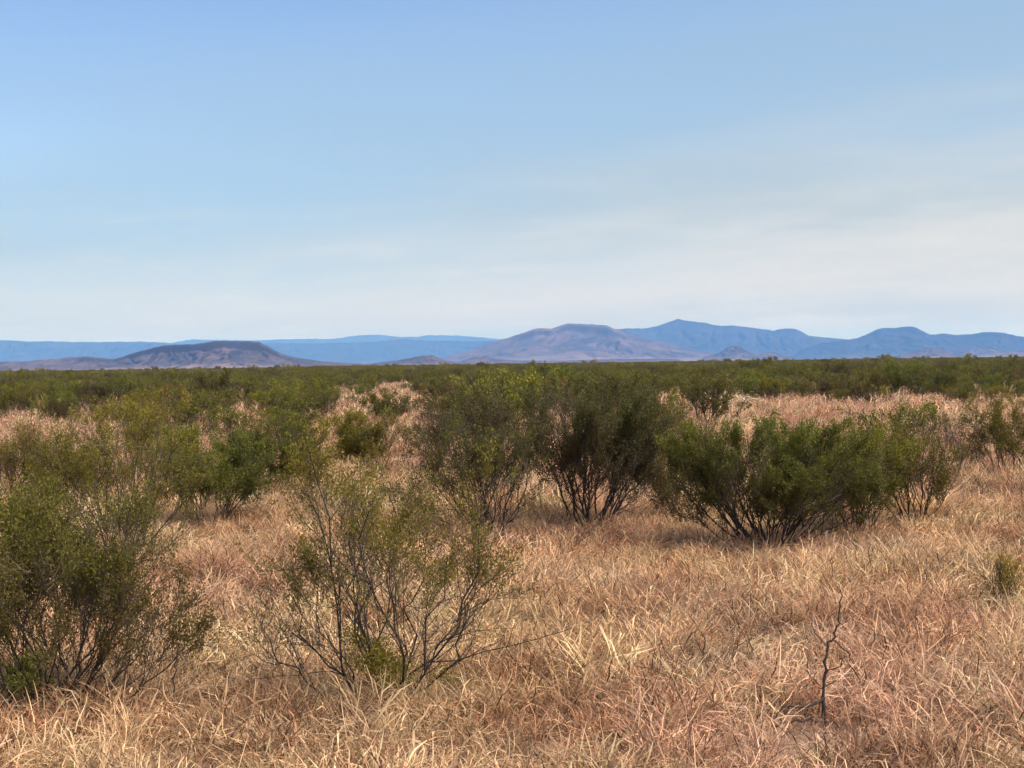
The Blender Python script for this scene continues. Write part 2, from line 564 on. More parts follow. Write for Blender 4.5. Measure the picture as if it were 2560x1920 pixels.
def grow_bush(seed, H=1.6, nstem=11, spread=0.85, tips=None, leaf=1.0, low=0.35, n1=9, n2=8, per=14, ln=0.02, wd=0.010, thick=1.0,
              tint=0.5, bare=0.0, extra=None, wob=0.10, wig=1.2, twig_r=0.0022, r0=0.12):
    """Creosote habit: many stems fanning from one root, forking upwards, leaves held on the outer twigs."""
    rng = np.random.default_rng(seed)
    stems, twigs, LP, LD, LT = [], [], [], [], []
    aims = []
    for t in (tips or []):
        aims.append(np.array(t, float))
    for i in range(nstem - len(aims)):
        ph = 2 * math.pi * (i + rng.uniform(-0.4, 0.4)) * 0.618 * 1.0 + seed
        th = spread * math.sqrt(rng.uniform(0.02, 1))
        hh = H * rng.uniform(0.78, 1.0) * (1 - 0.30 * (th / 1.2) ** 2)
        aims.append(np.array([math.cos(ph) * math.tan(min(th, 1.15)) * hh * 0.72, math.sin(ph) * math.tan(min(th, 1.15)) * hh * 0.72, hh]))
    for aim in aims:
        base = np.array([aim[0], aim[1], 0.0])
        base = base / (np.linalg.norm(base) + 1e-6) * rng.uniform(0.02, r0) + np.append(rng.normal(0, 0.03, 2), -0.04)
        L = np.linalg.norm(aim - base)
        n = 9
        # bow outwards first, then up
        u = np.linspace(0, 1, n + 1)[:, None]
        mid = base + (aim - base) * 0.45 + np.array([(aim - base)[0] * 0.14, (aim - base)[1] * 0.14, -0.06 * aim[2]])
        curve = (1 - u) ** 2 * base + 2 * u * (1 - u) * mid + u ** 2 * aim
        ww = np.cumsum(rng.normal(0, 0.018 * L * wig, (n + 1, 3)), axis=0)
        ww -= u * ww[-1]
        ww[0] = 0
        pts = curve + ww * np.array([1, 1, 0.5])
        R = 0.0085 * thick * rng.uniform(0.75, 1.25) * (L / 1.5) ** 0.5
        rad = R * (1 - 0.80 * np.linspace(0, 1, n + 1)) + 0.0010
        polys1, polys2 = [], []
        for b in range(n1):
            f = 0.26 + 0.72 * (b + rng.uniform(0, 1)) / n1
            idx = min(int(f * n), n - 1)
            fr = f * n - idx
            q0 = pts[idx] * (1 - fr) + pts[idx + 1] * fr
            d0 = unit(pts[idx + 1] - pts[idx])
            l1 = (0.22 + 0.62 * (1 - f)) * L * rng.uniform(0.55, 0.95)
            br = grow(rng, q0, side_dir(rng, d0, rng.uniform(0.35, 0.85), 0.22), l1, 5, wob * 1.6, 0.05)
            over = br[-1, 2] / (H * 1.04)
            if over > 1:
                br = q0 + (br - q0) * np.array([1, 1, max(0.15, (H * 1.04 - q0[2]) / max(br[-1, 2] - q0[2], 1e-3))])
            polys1.append((br, R * (1 - 0.75 * f) * 0.62))
            for c in range(n2):
                g = 0.3 + 0.7 * (c + rng.uniform(0, 1)) / n2
                k = min(int(g * 5), 4)
                gr = g * 5 - k
                t0 = br[k] * (1 - gr) + br[k + 1] * gr
                dd = unit(br[k + 1] - br[k])
                l2 = rng.uniform(0.5, 1.0) * (0.10 + 0.09 * H)
                tw = grow(rng, t0, side_dir(rng, dd, rng.uniform(0.3, 0.9), 0.2), l2, 3, wob * 2.2, 0.06)
                polys2.append(tw)
                hrel = tw[-1, 2] / H
                rrel = math.hypot(tw[-1, 0], tw[-1, 1]) / (0.7 * H)
                cl = float(vnoise(tw[-1, 0] * 4 + seed * 7.7 + 50, tw[-1, 2] * 4 + tw[-1, 1] * 2.2 + 90, seed % 97))
                dens = leaf * float(ramp(hrel + 0.18 * rrel, low - 0.12, low + 0.28)) * float(0.06 + 1.6 * ramp(cl, 0.30, 0.62))
                if rng.uniform() < bare:
                    dens *= 0.12
                m = int(per * dens + rng.uniform())
                if m > 0:
                    tt = rng.uniform(0.1, 1.05, m) * 3
                    kk = np.clip(tt.astype(int), 0, 2)
                    ff = (tt - kk)[:, None]
                    P = tw[kk] * (1 - ff) + tw[kk + 1] * ff + rng.normal(0, 0.010 + ln * 0.5, (m, 3))
                    LP.append(P)
                    LD.append(np.repeat(unit(tw[-1] - tw[0] + np.array([0, 0, 0.05]))[None], m, 0))
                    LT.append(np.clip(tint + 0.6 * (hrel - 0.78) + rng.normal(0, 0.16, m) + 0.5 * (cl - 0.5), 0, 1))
        stems.append(((pts, rad), polys1))
        twigs += polys2
    for (ex, ey, ez, er, en) in (extra or []):
        P = rng.normal(0, 1, (en, 3))
        P = P / np.linalg.norm(P, axis=1, keepdims=True) * (rng.uniform(0, 1, en) ** 0.45)[:, None] * np.array([er, er, er * 0.75])
        P = P * (0.7 + 0.6 * vnoise(P[:, 0] * 9 + seed, P[:, 2] * 9 + 3, seed))[:, None]
        P += np.array([ex, ey, ez])
        LP.append(P)
        LD.append(np.repeat(np.array([[0, 0, 0.8]]), en, 0))
        LT.append(np.clip(tint + 0.12 + rng.normal(0, 0.15, en), 0, 1))
    LP = np.concatenate(LP) if LP else np.zeros((1, 3))
    LD = np.concatenate(LD) if LD is not None and len(LD) else np.ones((1, 3))
    LT = np.concatenate(LT) if len(LT) else np.array([0.5])
    lv = leaves(rng, LP, LD, ln, wd, LT)
    tw = np.stack(twigs)
    tr = np.broadcast_to(np.linspace(twig_r, twig_r * 0.45, 4), tw.shape[:2])
    return stems, (tw, tr), lv


def stem_mesh(stem, s0=5, s1=4):
    (pts, rad), polys = stem
    ch = [tubes(pts[None], rad[None], s0)]
    if polys:
        P = np.stack([b for b, _ in polys])
        R = np.stack([np.linspace(r, max(r * 0.35, 0.0012), 6) for _, r in polys])
        ch.append(tubes(P, R, s1))
    return merge(ch)


def bush_meshes(name, seed, split=True, twig_tint=0.35, sides=(5, 4, 3), **kw):
    stems, (tw, tr), lv = grow_bush(seed, **kw)
    sm = [stem_mesh(s, sides[0], sides[1]) for s in stems]
    if not split:
        sm = [merge(sm)]
    me_s = []
    for v, q in sm:
        m = mesh_np(name + '_stem', v, q, smooth=True)
        m.materials.append(BARK)
        me_s.append(m)
    v, q = tubes(tw, tr, sides[2])
    rng = np.random.default_rng(seed + 5)
    nt_ = len(tw)
    tint = np.repeat(np.clip(rng.normal(twig_tint, 0.25, nt_), 0, 1), 3 * sides[2])
    me_t = mesh_np(name + '_twig', v, q, tint)
    me_t.materials.append(TWIG)
    me_l = mesh_np(name + '_foliage', lv[0], lv[1], lv[2])
    me_l.materials.append(LEAF)
    return me_s, me_t, me_l


def place_bush(name, label, group, meshes, x, y, rot=0.0, scale=(1, 1, 1), colour=(1, 1, 1)):
    me_s, me_t, me_l = meshes
    root = bpy.data.objects.new(name, None)
    root.empty_display_size = 0.3
    COL.objects.link(root)
    root.location = (x, y, float(terrain(x, y)))
    root.rotation_euler = (0, 0, rot)
    root.scale = scale
    root['label'] = label
    root['category'] = 'shrub'
    if group:
        root['group'] = group
    for m in me_s:
        o = add('branch', m, None, root)
    t = add('twig', me_t, None, root, kind='stuff')
    f = add('foliage', me_l, None, root, kind='stuff')
    f.color = (*colour, 1)
    return root


NEAR = 'creosote bushes standing in the near grass'
D2F = 2560.0 / 2212.0


def near_bush(label, dx, dy, seed, H, name='creosote_bush', colour=(1, 1, 1), rot=0.0, **kw):
    """dx, dy: root of the bush as measured on the 2212-wide picture."""
    x, y = on_ground(dx * D2F, dy * D2F)
    return place_bush(name, label, NEAR, bush_meshes(name, seed, H=H, **kw), x, y, rot, (1, 1, 1), colour)


def tips_from(list_px, dist, depth_seed, top=None):
    """Stem ends measured on the picture relative to the root -> metres; depth is chosen at random."""
    rng = np.random.default_rng(depth_seed)
    k = D2F / FPX * dist
    return [(a * k, rng.uniform(-0.45, 0.45), b * k) for a, b in list_px]


near_bush('large creosote bush cut off by the left edge, bright green top, many bare dark stems', 112, 1556, 101, 1.55,
          tips=tips_from([(300, 170), (260, 235), (190, 300), (110, 370), (40, 425), (-40, 435), (-100, 420), (-170, 350), (-220, 250), (150, 340), (80, 300), (230, 130)], 10.0, 1),
          nstem=26, n1=10, n2=9, per=25, ln=0.022, wd=0.011, leaf=1.35, low=0.40, tint=0.52, colour=(1.08, 1.08, 0.8), wig=1.6)
near_bush('sparse brown twiggy creosote bush with one tall leaning stem, in the middle foreground', 830, 1530, 102, 1.95,
          tips=tips_from([(-150, 585), (-175, 520), (-95, 420), (-40, 430), (15, 470), (50, 430), (95, 400), (150, 350), (215, 320), (240, 270), (-210, 260), (-250, 200), (-170, 300)], 10.1, 2),
          nstem=15, n1=11, n2=8, per=24, ln=0.022, wd=0.010, leaf=1.15, low=0.50, tint=0.52, bare=0.22, wig=2.4, twig_tint=0.6,
          extra=[(-0.05, -0.2, 0.42, 0.22, 1700), (0.10, -0.25, 0.30, 0.20, 1200), (0.45, 0.0, 0.22, 0.14, 320), (-0.20, -0.1, 0.55, 0.13, 380), (-0.48, 0.0, 1.80, 0.24, 1300), (-0.36, 0.0, 1.62, 0.2, 700), (0.02, 0, 1.28, 0.27, 1100), (0.45, 0, 1.0, 0.2, 600)],
          colour=(1.25, 1.15, 0.75), thick=1.15)
near_bush('fan shaped creosote bush with pale spread stems, left of the two behind the sparse bush', 1065, 1168, 103, 1.8,
          tips=tips_from([(-195, 125), (-150, 190), (-110, 260), (-60, 285), (0, 290), (60, 270), (105, 230)], 19.8, 3),
          nstem=20, n1=9, n2=8, per=20, ln=0.032, wd=0.015, leaf=1.1, low=0.45, tint=0.36, bare=0.15, colour=(0.92, 0.95, 0.95), thick=1.3)
near_bush('tall dense dark creosote bush with an upright ragged crown, near the picture centre', 1272, 1152, 104, 2.15,
          tips=tips_from([(40, 335), (-30, 300), (80, 260), (-80, 240), (115, 190), (-105, 170), (130, 120), (10, 270)], 20.3, 4),
          nstem=24, n1=9, n2=8, per=26, ln=0.032, wd=0.016, leaf=1.25, low=0.26, tint=0.34, colour=(0.85, 0.95, 0.9), thick=1.4)
near_bush('wide dense creosote bush with bright green flat top, right of the centre', 1665, 1197, 105, 1.62,
          tips=tips_from([(-225, 225), (-215, 180), (-180, 255), (-120, 275), (-60, 265), (0, 272), (60, 265), (110, 262), (165, 250), (205, 225), (235, 185), (240, 130), (-215, 130), (-150, 200), (150, 190)], 17.9, 5),
          nstem=36, n1=9, n2=8, per=27, ln=0.029, wd=0.015, leaf=1.6, low=0.0, tint=0.50, colour=(0.95, 1.08, 0.82), thick=1.4, spread=0.95)
near_bush('leafy creosote bush squeezed between the wide green one and the olive one', 1845, 1168, 122, 1.42,
          nstem=18, n1=8, n2=8, per=24, ln=0.031, wd=0.015, leaf=1.3, low=0.1, tint=0.44, colour=(1.0, 1.04, 0.82), thick=1.2, spread=0.8, wig=1.4)
near_bush('olive creosote bush right of the wide green bush and its narrow neighbour', 1975, 1146, 106, 1.45,
          nstem=15, n1=8, n2=8, per=22, ln=0.032, wd=0.015, leaf=1.05, low=0.30, tint=0.42, colour=(1.1, 1.0, 0.85), thick=1.2, spread=0.75)
near_bush('tall open creosote bush with thin bare stems behind the left edge bush', 255, 1228, 107, 1.95,
          tips=tips_from([(-100, 300), (-60, 330), (0, 335), (60, 290), (110, 240), (150, 180), (-140, 200), (180, 120)], 17.4, 7),
          nstem=20, n1=9, n2=8, per=20, ln=0.03, wd=0.013, leaf=1.15, low=0.45, tint=0.46, bare=0.2, colour=(1.1, 1.05, 0.85), twig_tint=0.5)
near_bush('rounded dark green creosote bush right of the tall open one on the left', 450, 1148, 108, 1.45,
          nstem=16, n1=8, n2=8, per=24, ln=0.034, wd=0.017, leaf=1.25, low=0.22, tint=0.42, colour=(0.85, 1.0, 0.8), spread=0.95)
near_bush('dark creosote bush behind the pinkish grass slope left of the sparse bush', 585, 1090, 109, 1.35,
          nstem=15, n1=8, n2=8, per=24, ln=0.036, wd=0.018, leaf=1.3, low=0.18, tint=0.34, colour=(0.85, 0.92, 0.8), spread=0.9)
near_bush('yellowish creosote bush behind the leaning top of the sparse bush', 800, 1042, 110, 1.45,
          nstem=14, n1=8, n2=8, per=22, ln=0.038, wd=0.018, leaf=1.1, low=0.25, tint=0.52, colour=(1.1, 1.02, 0.8), spread=0.85)
near_bush('reddish brown half bare shrub in the grass at the left edge', 25, 1100, 111, 1.4,
          nstem=14, n1=9, n2=8, per=12, ln=0.036, wd=0.016, leaf=0.8, low=0.3, tint=0.22, bare=0.3, colour=(1.35, 1.0, 0.8), twig_tint=0.8, spread=0.8)
near_bush('grey brown half bare shrub in the gap between the centre and right bushes', 1418, 1085, 112, 1.5,
          nstem=14, n1=9, n2=8, per=12, ln=0.036, wd=0.016, leaf=0.85, low=0.3, tint=0.22, bare=0.3, colour=(1.2, 0.98, 0.9), twig_tint=0.75, spread=0.7)
near_bush('brownish thin shrub in the pink grass near the right edge', 2060, 1052, 113, 1.35,
          nstem=13, n1=9, n2=8, per=12, ln=0.036, wd=0.016, leaf=0.8, low=0.3, tint=0.3, bare=0.25, colour=(1.25, 1.0, 0.85), twig_tint=0.7, spread=0.8)
near_bush('dull brown green shrub cut off by the right edge', 2178, 1050, 114, 1.6,
          nstem=14, n1=9, n2=8, per=15, ln=0.036, wd=0.017, leaf=0.95, low=0.25, tint=0.3, bare=0.2, colour=(1.1, 0.98, 0.9), twig_tint=0.6, spread=0.85)
near_bush('broad yellowish creosote bush behind the tall open one on the left', 300, 1050, 117, 1.9,
          nstem=17, n1=8, n2=8, per=20, ln=0.040, wd=0.019, leaf=0.9, low=0.38, tint=0.5, bare=0.25, colour=(1.15, 1.02, 0.85), spread=0.8, twig_tint=0.6)
near_bush('dark green creosote bush at the left edge just above the nearest bush', 120, 1120, 118, 1.3,
          nstem=15, n1=8, n2=7, per=18, ln=0.038, wd=0.018, leaf=1.0, low=0.3, tint=0.34, bare=0.15, colour=(1.05, 1.0, 0.85), spread=0.9, twig_tint=0.6)
near_bush('grey green creosote bush filling the space behind the fan shaped one', 1010, 1040, 119, 1.8,
          nstem=16, n1=8, n2=8, per=20, ln=0.040, wd=0.019, leaf=1.1, low=0.25, tint=0.3, colour=(0.95, 0.98, 1.0), spread=0.9)
near_bush('dark upright creosote bush directly behind the tall dense one', 1330, 1020, 120, 2.2,
          nstem=16, n1=8, n2=8, per=22, ln=0.042, wd=0.020, leaf=1.25, low=0.2, tint=0.34, colour=(0.88, 0.96, 0.85), spread=0.6)
near_bush('low olive creosote bush filling the gap between centre and right bushes', 1480, 1140, 121, 1.05,
          nstem=14, n1=8, n2=7, per=18, ln=0.034, wd=0.016, leaf=0.9, low=0.3, tint=0.36, bare=0.2, colour=(1.1, 1.0, 0.85), spread=1.0, twig_tint=0.6)
near_bush('small yellow green shrub with upright thin stems at the right edge', 2172, 1330, 115, 0.55, name='small_shrub',
          nstem=16, n1=4, n2=4, per=7, ln=0.03, wd=0.007, leaf=0.9, low=0.2, tint=0.8, colour=(1.5, 1.2, 0.8), spread=0.45, thick=0.6)
near_bush('pale grey green sprig beneath the stems of the left edge bush', 58, 1560, 116, 0.42, name='small_shrub',
          nstem=12, n1=4, n2=4, per=10, ln=0.03, wd=0.009, leaf=1.0, low=0.1, tint=0.75, colour=(1.9, 2.0, 2.4), spread=0.5, thick=0.5)


# dead branch lying in the right foreground and dry stalks
def dead_wood(name, label, cat, dx, dy, paths, group=None, rise=1.0):
    x, y = on_ground(dx * D2F, dy * D2F)
    k = D2F / FPX * y
    root = bpy.data.objects.new(name, None)
    COL.objects.link(root)
    root.location = (x, y, float(terrain(x, y)))
    root['label'] = label
    root['category'] = cat
    if group:
        root['group'] = group
    rng = np.random.default_rng(int(dx))
    for pts, r in paths:
        p = np.array([((a - dx) * k, yy, (dy - b) * k * rise) for a, b, yy in pts])
        t = np.linspace(0, 1, len(p))
        tt = np.linspace(0, 1, len(p) * 3)
        pp = np.stack([np.interp(tt, t, p[:, i]) for i in range(3)], 1) + rng.normal(0, 0.006, (len(tt), 3))
        rr = np.linspace(r, r * 0.45, len(tt)) * rng.uniform(0.8, 1.2, len(tt))
        v, q = tubes(pp[None], rr[None], 6)
        m = mesh_np(name, v, q, smooth=True)
        add('branch', m, BARK, root)
    return root


dead_wood('dead_branch', 'dark dead branch with an upright fork in the right foreground grass', 'branch', 1790, 1585,
          [([(1784, 1590, 0.0), (1779, 1515, 0.0), (1788, 1450, 0.03), (1792, 1392, 0.05), (1806, 1383, 0.05)], 0.013),
           ([(1803, 1385, 0.05), (1815, 1360, 0.06), (1822, 1325, 0.07), (1824, 1275, 0.08)], 0.008),
           ([(1806, 1383, 0.05), (1830, 1405, 0.0), (1842, 1430, -0.03)], 0.005),
           ([(1791, 1400, 0.05), (1770, 1372, 0.1), (1764, 1350, 0.12)], 0.004),
           ([(1787, 1455, 0.03), (1812, 1430, -0.1), (1818, 1405, -0.12)], 0.004),
           ([(1700, 1513, -0.14), (1688, 1490, -0.1), (1690, 1470, -0.1)], 0.004),
           ([(1818, 1345, 0.06), (1836, 1322, 0.1), (1840, 1305, 0.12)], 0.003),
           ([(1781, 1508, 0.0), (1745, 1520, -0.08), (1690, 1512, -0.14), (1655, 1545, -0.18)], 0.012),
           ([(1655, 1548, -0.2), (1700, 1538, -0.2), (1750, 1540, -0.18), (1795, 1545, -0.15), (1812, 1590, -0.12)], 0.010)])
for lab, dx, dy, pts, r in [
    ('single dark dry stalk standing in the grass left of the dead branch', 1518, 1500, [(1518, 1510, 0), (1516, 1465, 0.01), (1524, 1435, 0.02), (1520, 1420, 0.02)], 0.007),
    ('reddish dry stalk standing in the grass between the two foreground bushes', 380, 1560, [(378, 1570, 0), (376, 1530, 0.01), (381, 1490, 0.0), (384, 1470, 0.02)], 0.007),
    ('short dark stalk in straw coloured grass beside the sparse bush', 652, 1500, [(652, 1510, 0), (650, 1480, 0.0), (649, 1450, 0.01)], 0.006),
    ('bent thin dark stalk in the grass at the lower right corner', 2112, 1560, [(2104, 1570, 0), (2116, 1520, 0.02), (2120, 1470, 0.03)], 0.006),
    ('leaning twin dark stalk right of the dead branch', 2040, 1440, [(2030, 1450, 0), (2042, 1410, 0.02), (2040, 1380, 0.03)], 0.006),
]:
    dead_wood('dry_stalk', lab, 'stalk', dx, dy, [(pts, r)], 'dry stalks in the foreground grass', 1.7)

# ------------------------------------------------------------------ mid-distance shrubs: copies of a few kinds
MID = []
for s, kw, colr in [
    (201, dict(H=1.6, nstem=12, leaf=1.2, low=0.25, tint=0.42, spread=0.9), (0.95, 1.0, 0.85)),
    (202, dict(H=1.7, nstem=12, leaf=1.35, low=0.2, tint=0.36, spread=0.75), (0.85, 0.95, 0.85)),
    (203, dict(H=1.45, nstem=12, leaf=1.0, low=0.35, tint=0.5, spread=1.0), (1.1, 1.05, 0.85)),
    (204, dict(H=1.5, nstem=11, leaf=0.7, low=0.35, tint=0.28, bare=0.25, spread=0.85), (1.25, 1.0, 0.9)),
    (205, dict(H=1.75, nstem=12, leaf=1.25, low=0.25, tint=0.5, spread=0.8), (1.0, 1.08, 0.8)),
    (206, dict(H=1.4, nstem=12, leaf=1.4, low=0.15, tint=0.38, spread=1.0), (0.9, 0.98, 0.85)),
]:
    MID.append((bush_meshes('mid_shrub', s, split=False, sides=(4, 3, 3), n1=6, n2=5, per=13, ln=0.055, wd=0.030, thick=1.5, twig_r=0.004, **kw), colr))

LIB = bpy.data.collections.new('plant_library')      # shapes that the mass plantings reuse; not part of the scene itself


def library(name, me):
    o = bpy.data.objects.new(name, me)
    LIB.objects.link(o)
    return o


def far_shrub(seed, H, leaf, tint):
    stems, (tw, tr), lv = grow_bush(seed, H=H, nstem=7, n1=4, n2=4, per=6, ln=0.15, wd=0.085, leaf=leaf, low=0.2, tint=tint, thick=2.2, spread=0.95)
    v1, q1 = merge([stem_mesh(s, 3, 3) for s in stems])
    v, q = merge([(v1, q1), (lv[0], lv[1])])
    m = mesh_np('far_shrub', v, q, np.concatenate([np.full(len(q1), 0.0), lv[2]]))
    m.materials.append(BARK)
    m.materials.append(LEAF)
    idx = np.concatenate([np.zeros(len(q1), np.int32), np.ones(len(lv[1]), np.int32)])
    m.polygons.foreach_set('material_index', idx)
    return m


def mass(name, label, cat, pts, rot, scl, pid, col, objs, colour=(1, 1, 1)):
    """One object for what nobody could count: shapes set out on points."""
    me = bpy.data.meshes.new(name)
    me.vertices.add(len(pts))
    me.vertices.foreach_set('co', np.ascontiguousarray(pts, np.float32).ravel())
    for nm, ty, arr, key in (('rot', 'FLOAT_VECTOR', rot, 'vector'), ('scl', 'FLOAT_VECTOR', scl, 'vector'), ('gcol', 'FLOAT_VECTOR', col, 'vector'), ('pid', 'INT', pid, 'value')):
        a = me.attributes.new(nm, ty, 'POINT')
        a.data.foreach_set(key, np.ascontiguousarray(arr, np.int32 if ty == 'INT' else np.float32).ravel())
    o = add(name, me, None, None, kind='stuff', label=label, category=cat)
    o.color = (*colour, 1)
    c = bpy.data.collections.new(name + '_shapes')
    for ob in objs:
        c.objects.link(ob)
    ng = bpy.data.node_groups.new(name, 'GeometryNodeTree')
    ng.interface.new_socket('Geometry', in_out='INPUT', socket_type='NodeSocketGeometry')
    ng.interface.new_socket('Geometry', in_out='OUTPUT', socket_type='NodeSocketGeometry')
    gi = ng.nodes.new('NodeGroupInput')
    go = ng.nodes.new('NodeGroupOutput')
    ip = ng.nodes.new('GeometryNodeInstanceOnPoints')
    ci = ng.nodes.new('GeometryNodeCollectionInfo')
    ci.inputs['Collection'].default_value = c
    ci.inputs['Separate Children'].default_value = True
    ci.inputs['Reset Children'].default_value = True

    def named(nm, ty):
        n = ng.nodes.new('GeometryNodeInputNamedAttribute')
        n.data_type = ty
        n.inputs['Name'].default_value = nm
        return n.outputs['Attribute']
    e2r = ng.nodes.new('FunctionNodeEulerToRotation')
    ng.links.new(named('rot', 'FLOAT_VECTOR'), e2r.inputs[0])
    ng.links.new(gi.outputs[0], ip.inputs['Points'])
    ng.links.new(ci.outputs[0], ip.inputs['Instance'])
    ip.inputs['Pick Instance'].default_value = True
    ng.links.new(named('pid', 'INT'), ip.inputs['Instance Index'])
    ng.links.new(e2r.outputs[0], ip.inputs['Rotation'])
    ng.links.new(named('scl', 'FLOAT_VECTOR'), ip.inputs['Scale'])
    ng.links.new(ip.outputs[0], go.inputs[0])
    md = o.modifiers.new('planting', 'NODES')
    md.node_group = ng
    return o


def pixel_of(x, y, z):
    p = np.stack([x, y, z - CAMH], -1) @ CAM3        # rotate into camera axes
    return W0 / 2 + FPX * p[..., 0] / -p[..., 2], H0 / 2 - FPX * p[..., 1] / -p[..., 2]


def scatter(rng, d0, d1, density, half=0.52):
    """Random points in the sector in front of the camera; density(x, y, d) per square metre, capped by its maximum."""
    area = half * (d1 * d1 - d0 * d0)
    peak = density[1]
    n = int(area * peak)
    d = np.sqrt(rng.uniform(d0 * d0, d1 * d1, n))
    a = rng.uniform(-half, half, n)
    x, y = d * np.sin(a), d * np.cos(a)
    keep = rng.uniform(0, peak, n) < density[0](x, y, d)
    return x[keep], y[keep], d[keep]


rng = np.random.default_rng(77)


def shrub_density(x, y, d):
    u = W0 / 2 + FPX * x / y
    n = vnoise(x / 14.0 + 5, y / 20.0 + 3, 12)
    dens = np.zeros_like(d)
    z1 = (d >= 24) & (d < 42)
    left = ramp(u, 1100, 500)
    mid = ramp(np.abs(u - 1130), 520, 380)
    right = ramp(u, 1550, 1750)
    dens = np.where(z1, 0.060 * left * ramp(n, 0.35, 0.6) + 0.05 * mid + 0.018 * right, dens)
    z2 = (d >= 42) & (d < 78)
    dens = np.where(z2, 0.075 * left * ramp(n, 0.3, 0.55) + 0.13 * mid * (0.3 + ramp(n, 0.3, 0.55)) + 0.07 * right * ramp(n, 0.45, 0.65) + 0.03 * ramp(d, 66, 78), dens)
    dens = np.where((u < 230) & (d < 62), dens * 0.08, dens)
    dens = np.where((u > 850) & (u < 1080) & (d > 30), dens * 0.1, dens)
    z3 = d >= 78
    gap = 0.12 + 0.88 * ramp(vnoise(x / 9.0, y / 75.0, 31), 0.25, 0.5)
    dens = np.where(z3, np.clip(0.20 * gap * (95.0 / np.maximum(d, 95.0)) ** 0.75, 0, 0.2), dens)
    return dens


x, y, d = scatter(rng, 24, 420, (shrub_density, 0.2))
order = np.argsort(d)
x, y, d = x[order], y[order], d[order]
# keep shrubs from growing through each other
keep = []
cell = {}
for i in range(len(x)):
    cx, cy = int(math.floor(x[i] / 1.5)), int(math.floor(y[i] / 1.5))
    ok = True
    for ax in (-1, 0, 1):
        for ay in (-1, 0, 1):
            for j in cell.get((cx + ax, cy + ay), ()):
                if (x[i] - x[j]) ** 2 + (y[i] - y[j]) ** 2 < 1.5 ** 2:
                    ok = False
    if ok:
        keep.append(i)
        cell.setdefault((cx, cy), []).append(i)
x, y, d = x[keep], y[keep], d[keep]
hs = rng.uniform(0.5, 1.15, len(x)) * np.where(rng.uniform(0, 1, len(x)) < 0.05, 1.35, 1.0)
u, v = pixel_of(x, y, terrain(x, y))
inview = (u > -40) & (u < 2600)
single = np.zeros(len(x), bool)
single[np.nonzero(inview)[0][:280]] = True


def zone_label(uu, dd, k, h):
    place = 'by near grass' if dd < 42 else 'in open pink grass' if dd < 78 else 'in dense scrub'
    under = ('under the long left mesa slope' if uu < 420 else 'under the dark rimmed mesa' if uu < 860 else 'under the low grey hill' if uu < 1240
             else 'under the lavender massif' if uu < 1560 else 'under the pointed blue peak' if uu < 2080 else 'under the right blue mesa')
    look = ['olive', 'dark green', 'yellowish', 'brownish half bare', 'bright green', 'rounded green'][k]
    look = ('tall ' if h > 1.02 else 'small ' if h < 0.72 else 'medium ') + look
    return f'{look} creosote bush {place} {under}', f'creosote bushes {place} {under}'


for i in np.nonzero(single)[0]:
    k = int(rng.choice(6, p=[0.22, 0.2, 0.18, 0.13, 0.15, 0.12]))
    (ms, mt, ml), colr = MID[k]
    j = rng.uniform(0.9, 1.1, 3)
    lab, grp = zone_label(u[i], d[i], k, hs[i])
    sx = hs[i] * rng.uniform(0.95, 1.25)
    place_bush('creosote_bush', lab, grp, (ms, mt, ml), float(x[i]), float(y[i]), float(rng.uniform(0, 6.28)), (sx, sx, hs[i]), tuple(np.array(colr) * j))

rest = ~single
mids = []
for k, ((ms, mt, ml), colr) in enumerate(MID):
    # one combined shape per kind for the mass planting
    vs, qs, ts, mi = [], [], [], []
    o = 0
    for part, mid_i in ((ms[0], 0), (mt, 1), (ml, 2)):
        n = len(part.vertices)
        a = np.empty(n * 3, np.float32)
        part.vertices.foreach_get('co', a)
        q = np.empty(len(part.loops), np.int32)
        part.loops.foreach_get('vertex_index', q)
        nf = len(part.polygons)
        t = np.zeros(nf, np.float32)
        if 'tint' in part.attributes:
            part.attributes['tint'].data.foreach_get('value', t)
        vs.append(a.reshape(-1, 3))
        qs.append(q.reshape(-1, 4) + o)
        ts.append(t)
        mi.append(np.full(nf, mid_i, np.int32))
        o += n
    m = mesh_np('scrub_shape', np.concatenate(vs), np.concatenate(qs), np.concatenate(ts))
    for mm in (BARK, TWIG, LEAF):
        m.materials.append(mm)
    m.polygons.foreach_set('material_index', np.concatenate(mi))
    mids.append(library('scrub_shape_%02d' % k, m))

nrest = int(rest.sum())
P = np.stack([x[rest], y[rest], terrain(x[rest], y[rest])], 1)
rot = np.zeros((nrest, 3))
rot[:, 2] = rng.uniform(0, 6.28, nrest)
sc = np.stack([hs[rest] * 1.1, hs[rest] * 1.1, hs[rest]], 1)
mass('distant_scrub', 'dense belt of olive green creosote scrub beyond the open grass', 'scrub', P, rot, sc, rng.integers(0, 6, nrest), np.ones((nrest, 3)), mids, (0.95, 1.0, 0.85))

fars = [library('far_shape_%02d' % k, far_shrub(301 + k, 1.55, 1.1, 0.3 + 0.06 * k)) for k in range(5)]


def far_density(x, y, d):
    return 0.055 * (420.0 / d) ** 1.25 * (0.4 + 0.6 * ramp(vnoise(x / 60.0, y / 110.0, 44), 0.25, 0.55))


fx, fy, fd = scatter(rng, 420, 2600, (far_density, 0.055))
n = len(fx)
rot = np.zeros((n, 3))
rot[:, 2] = rng.uniform(0, 6.28, n)
fh = rng.uniform(0.8, 1.25, n) * np.where(rng.uniform(0, 1, n) < 0.012, rng.uniform(1.3, 2.1, n), 1.0)
mass('far_scrub', 'thin dark line of far scrub along the skyline under the mountains', 'scrub', np.stack([fx, fy, terrain(fx, fy)], 1), rot,
     np.stack([fh * 1.25, fh * 1.25, fh], 1), rng.integers(0, 5, n), np.ones((n, 3)), fars, (1.05, 1.0, 0.85))


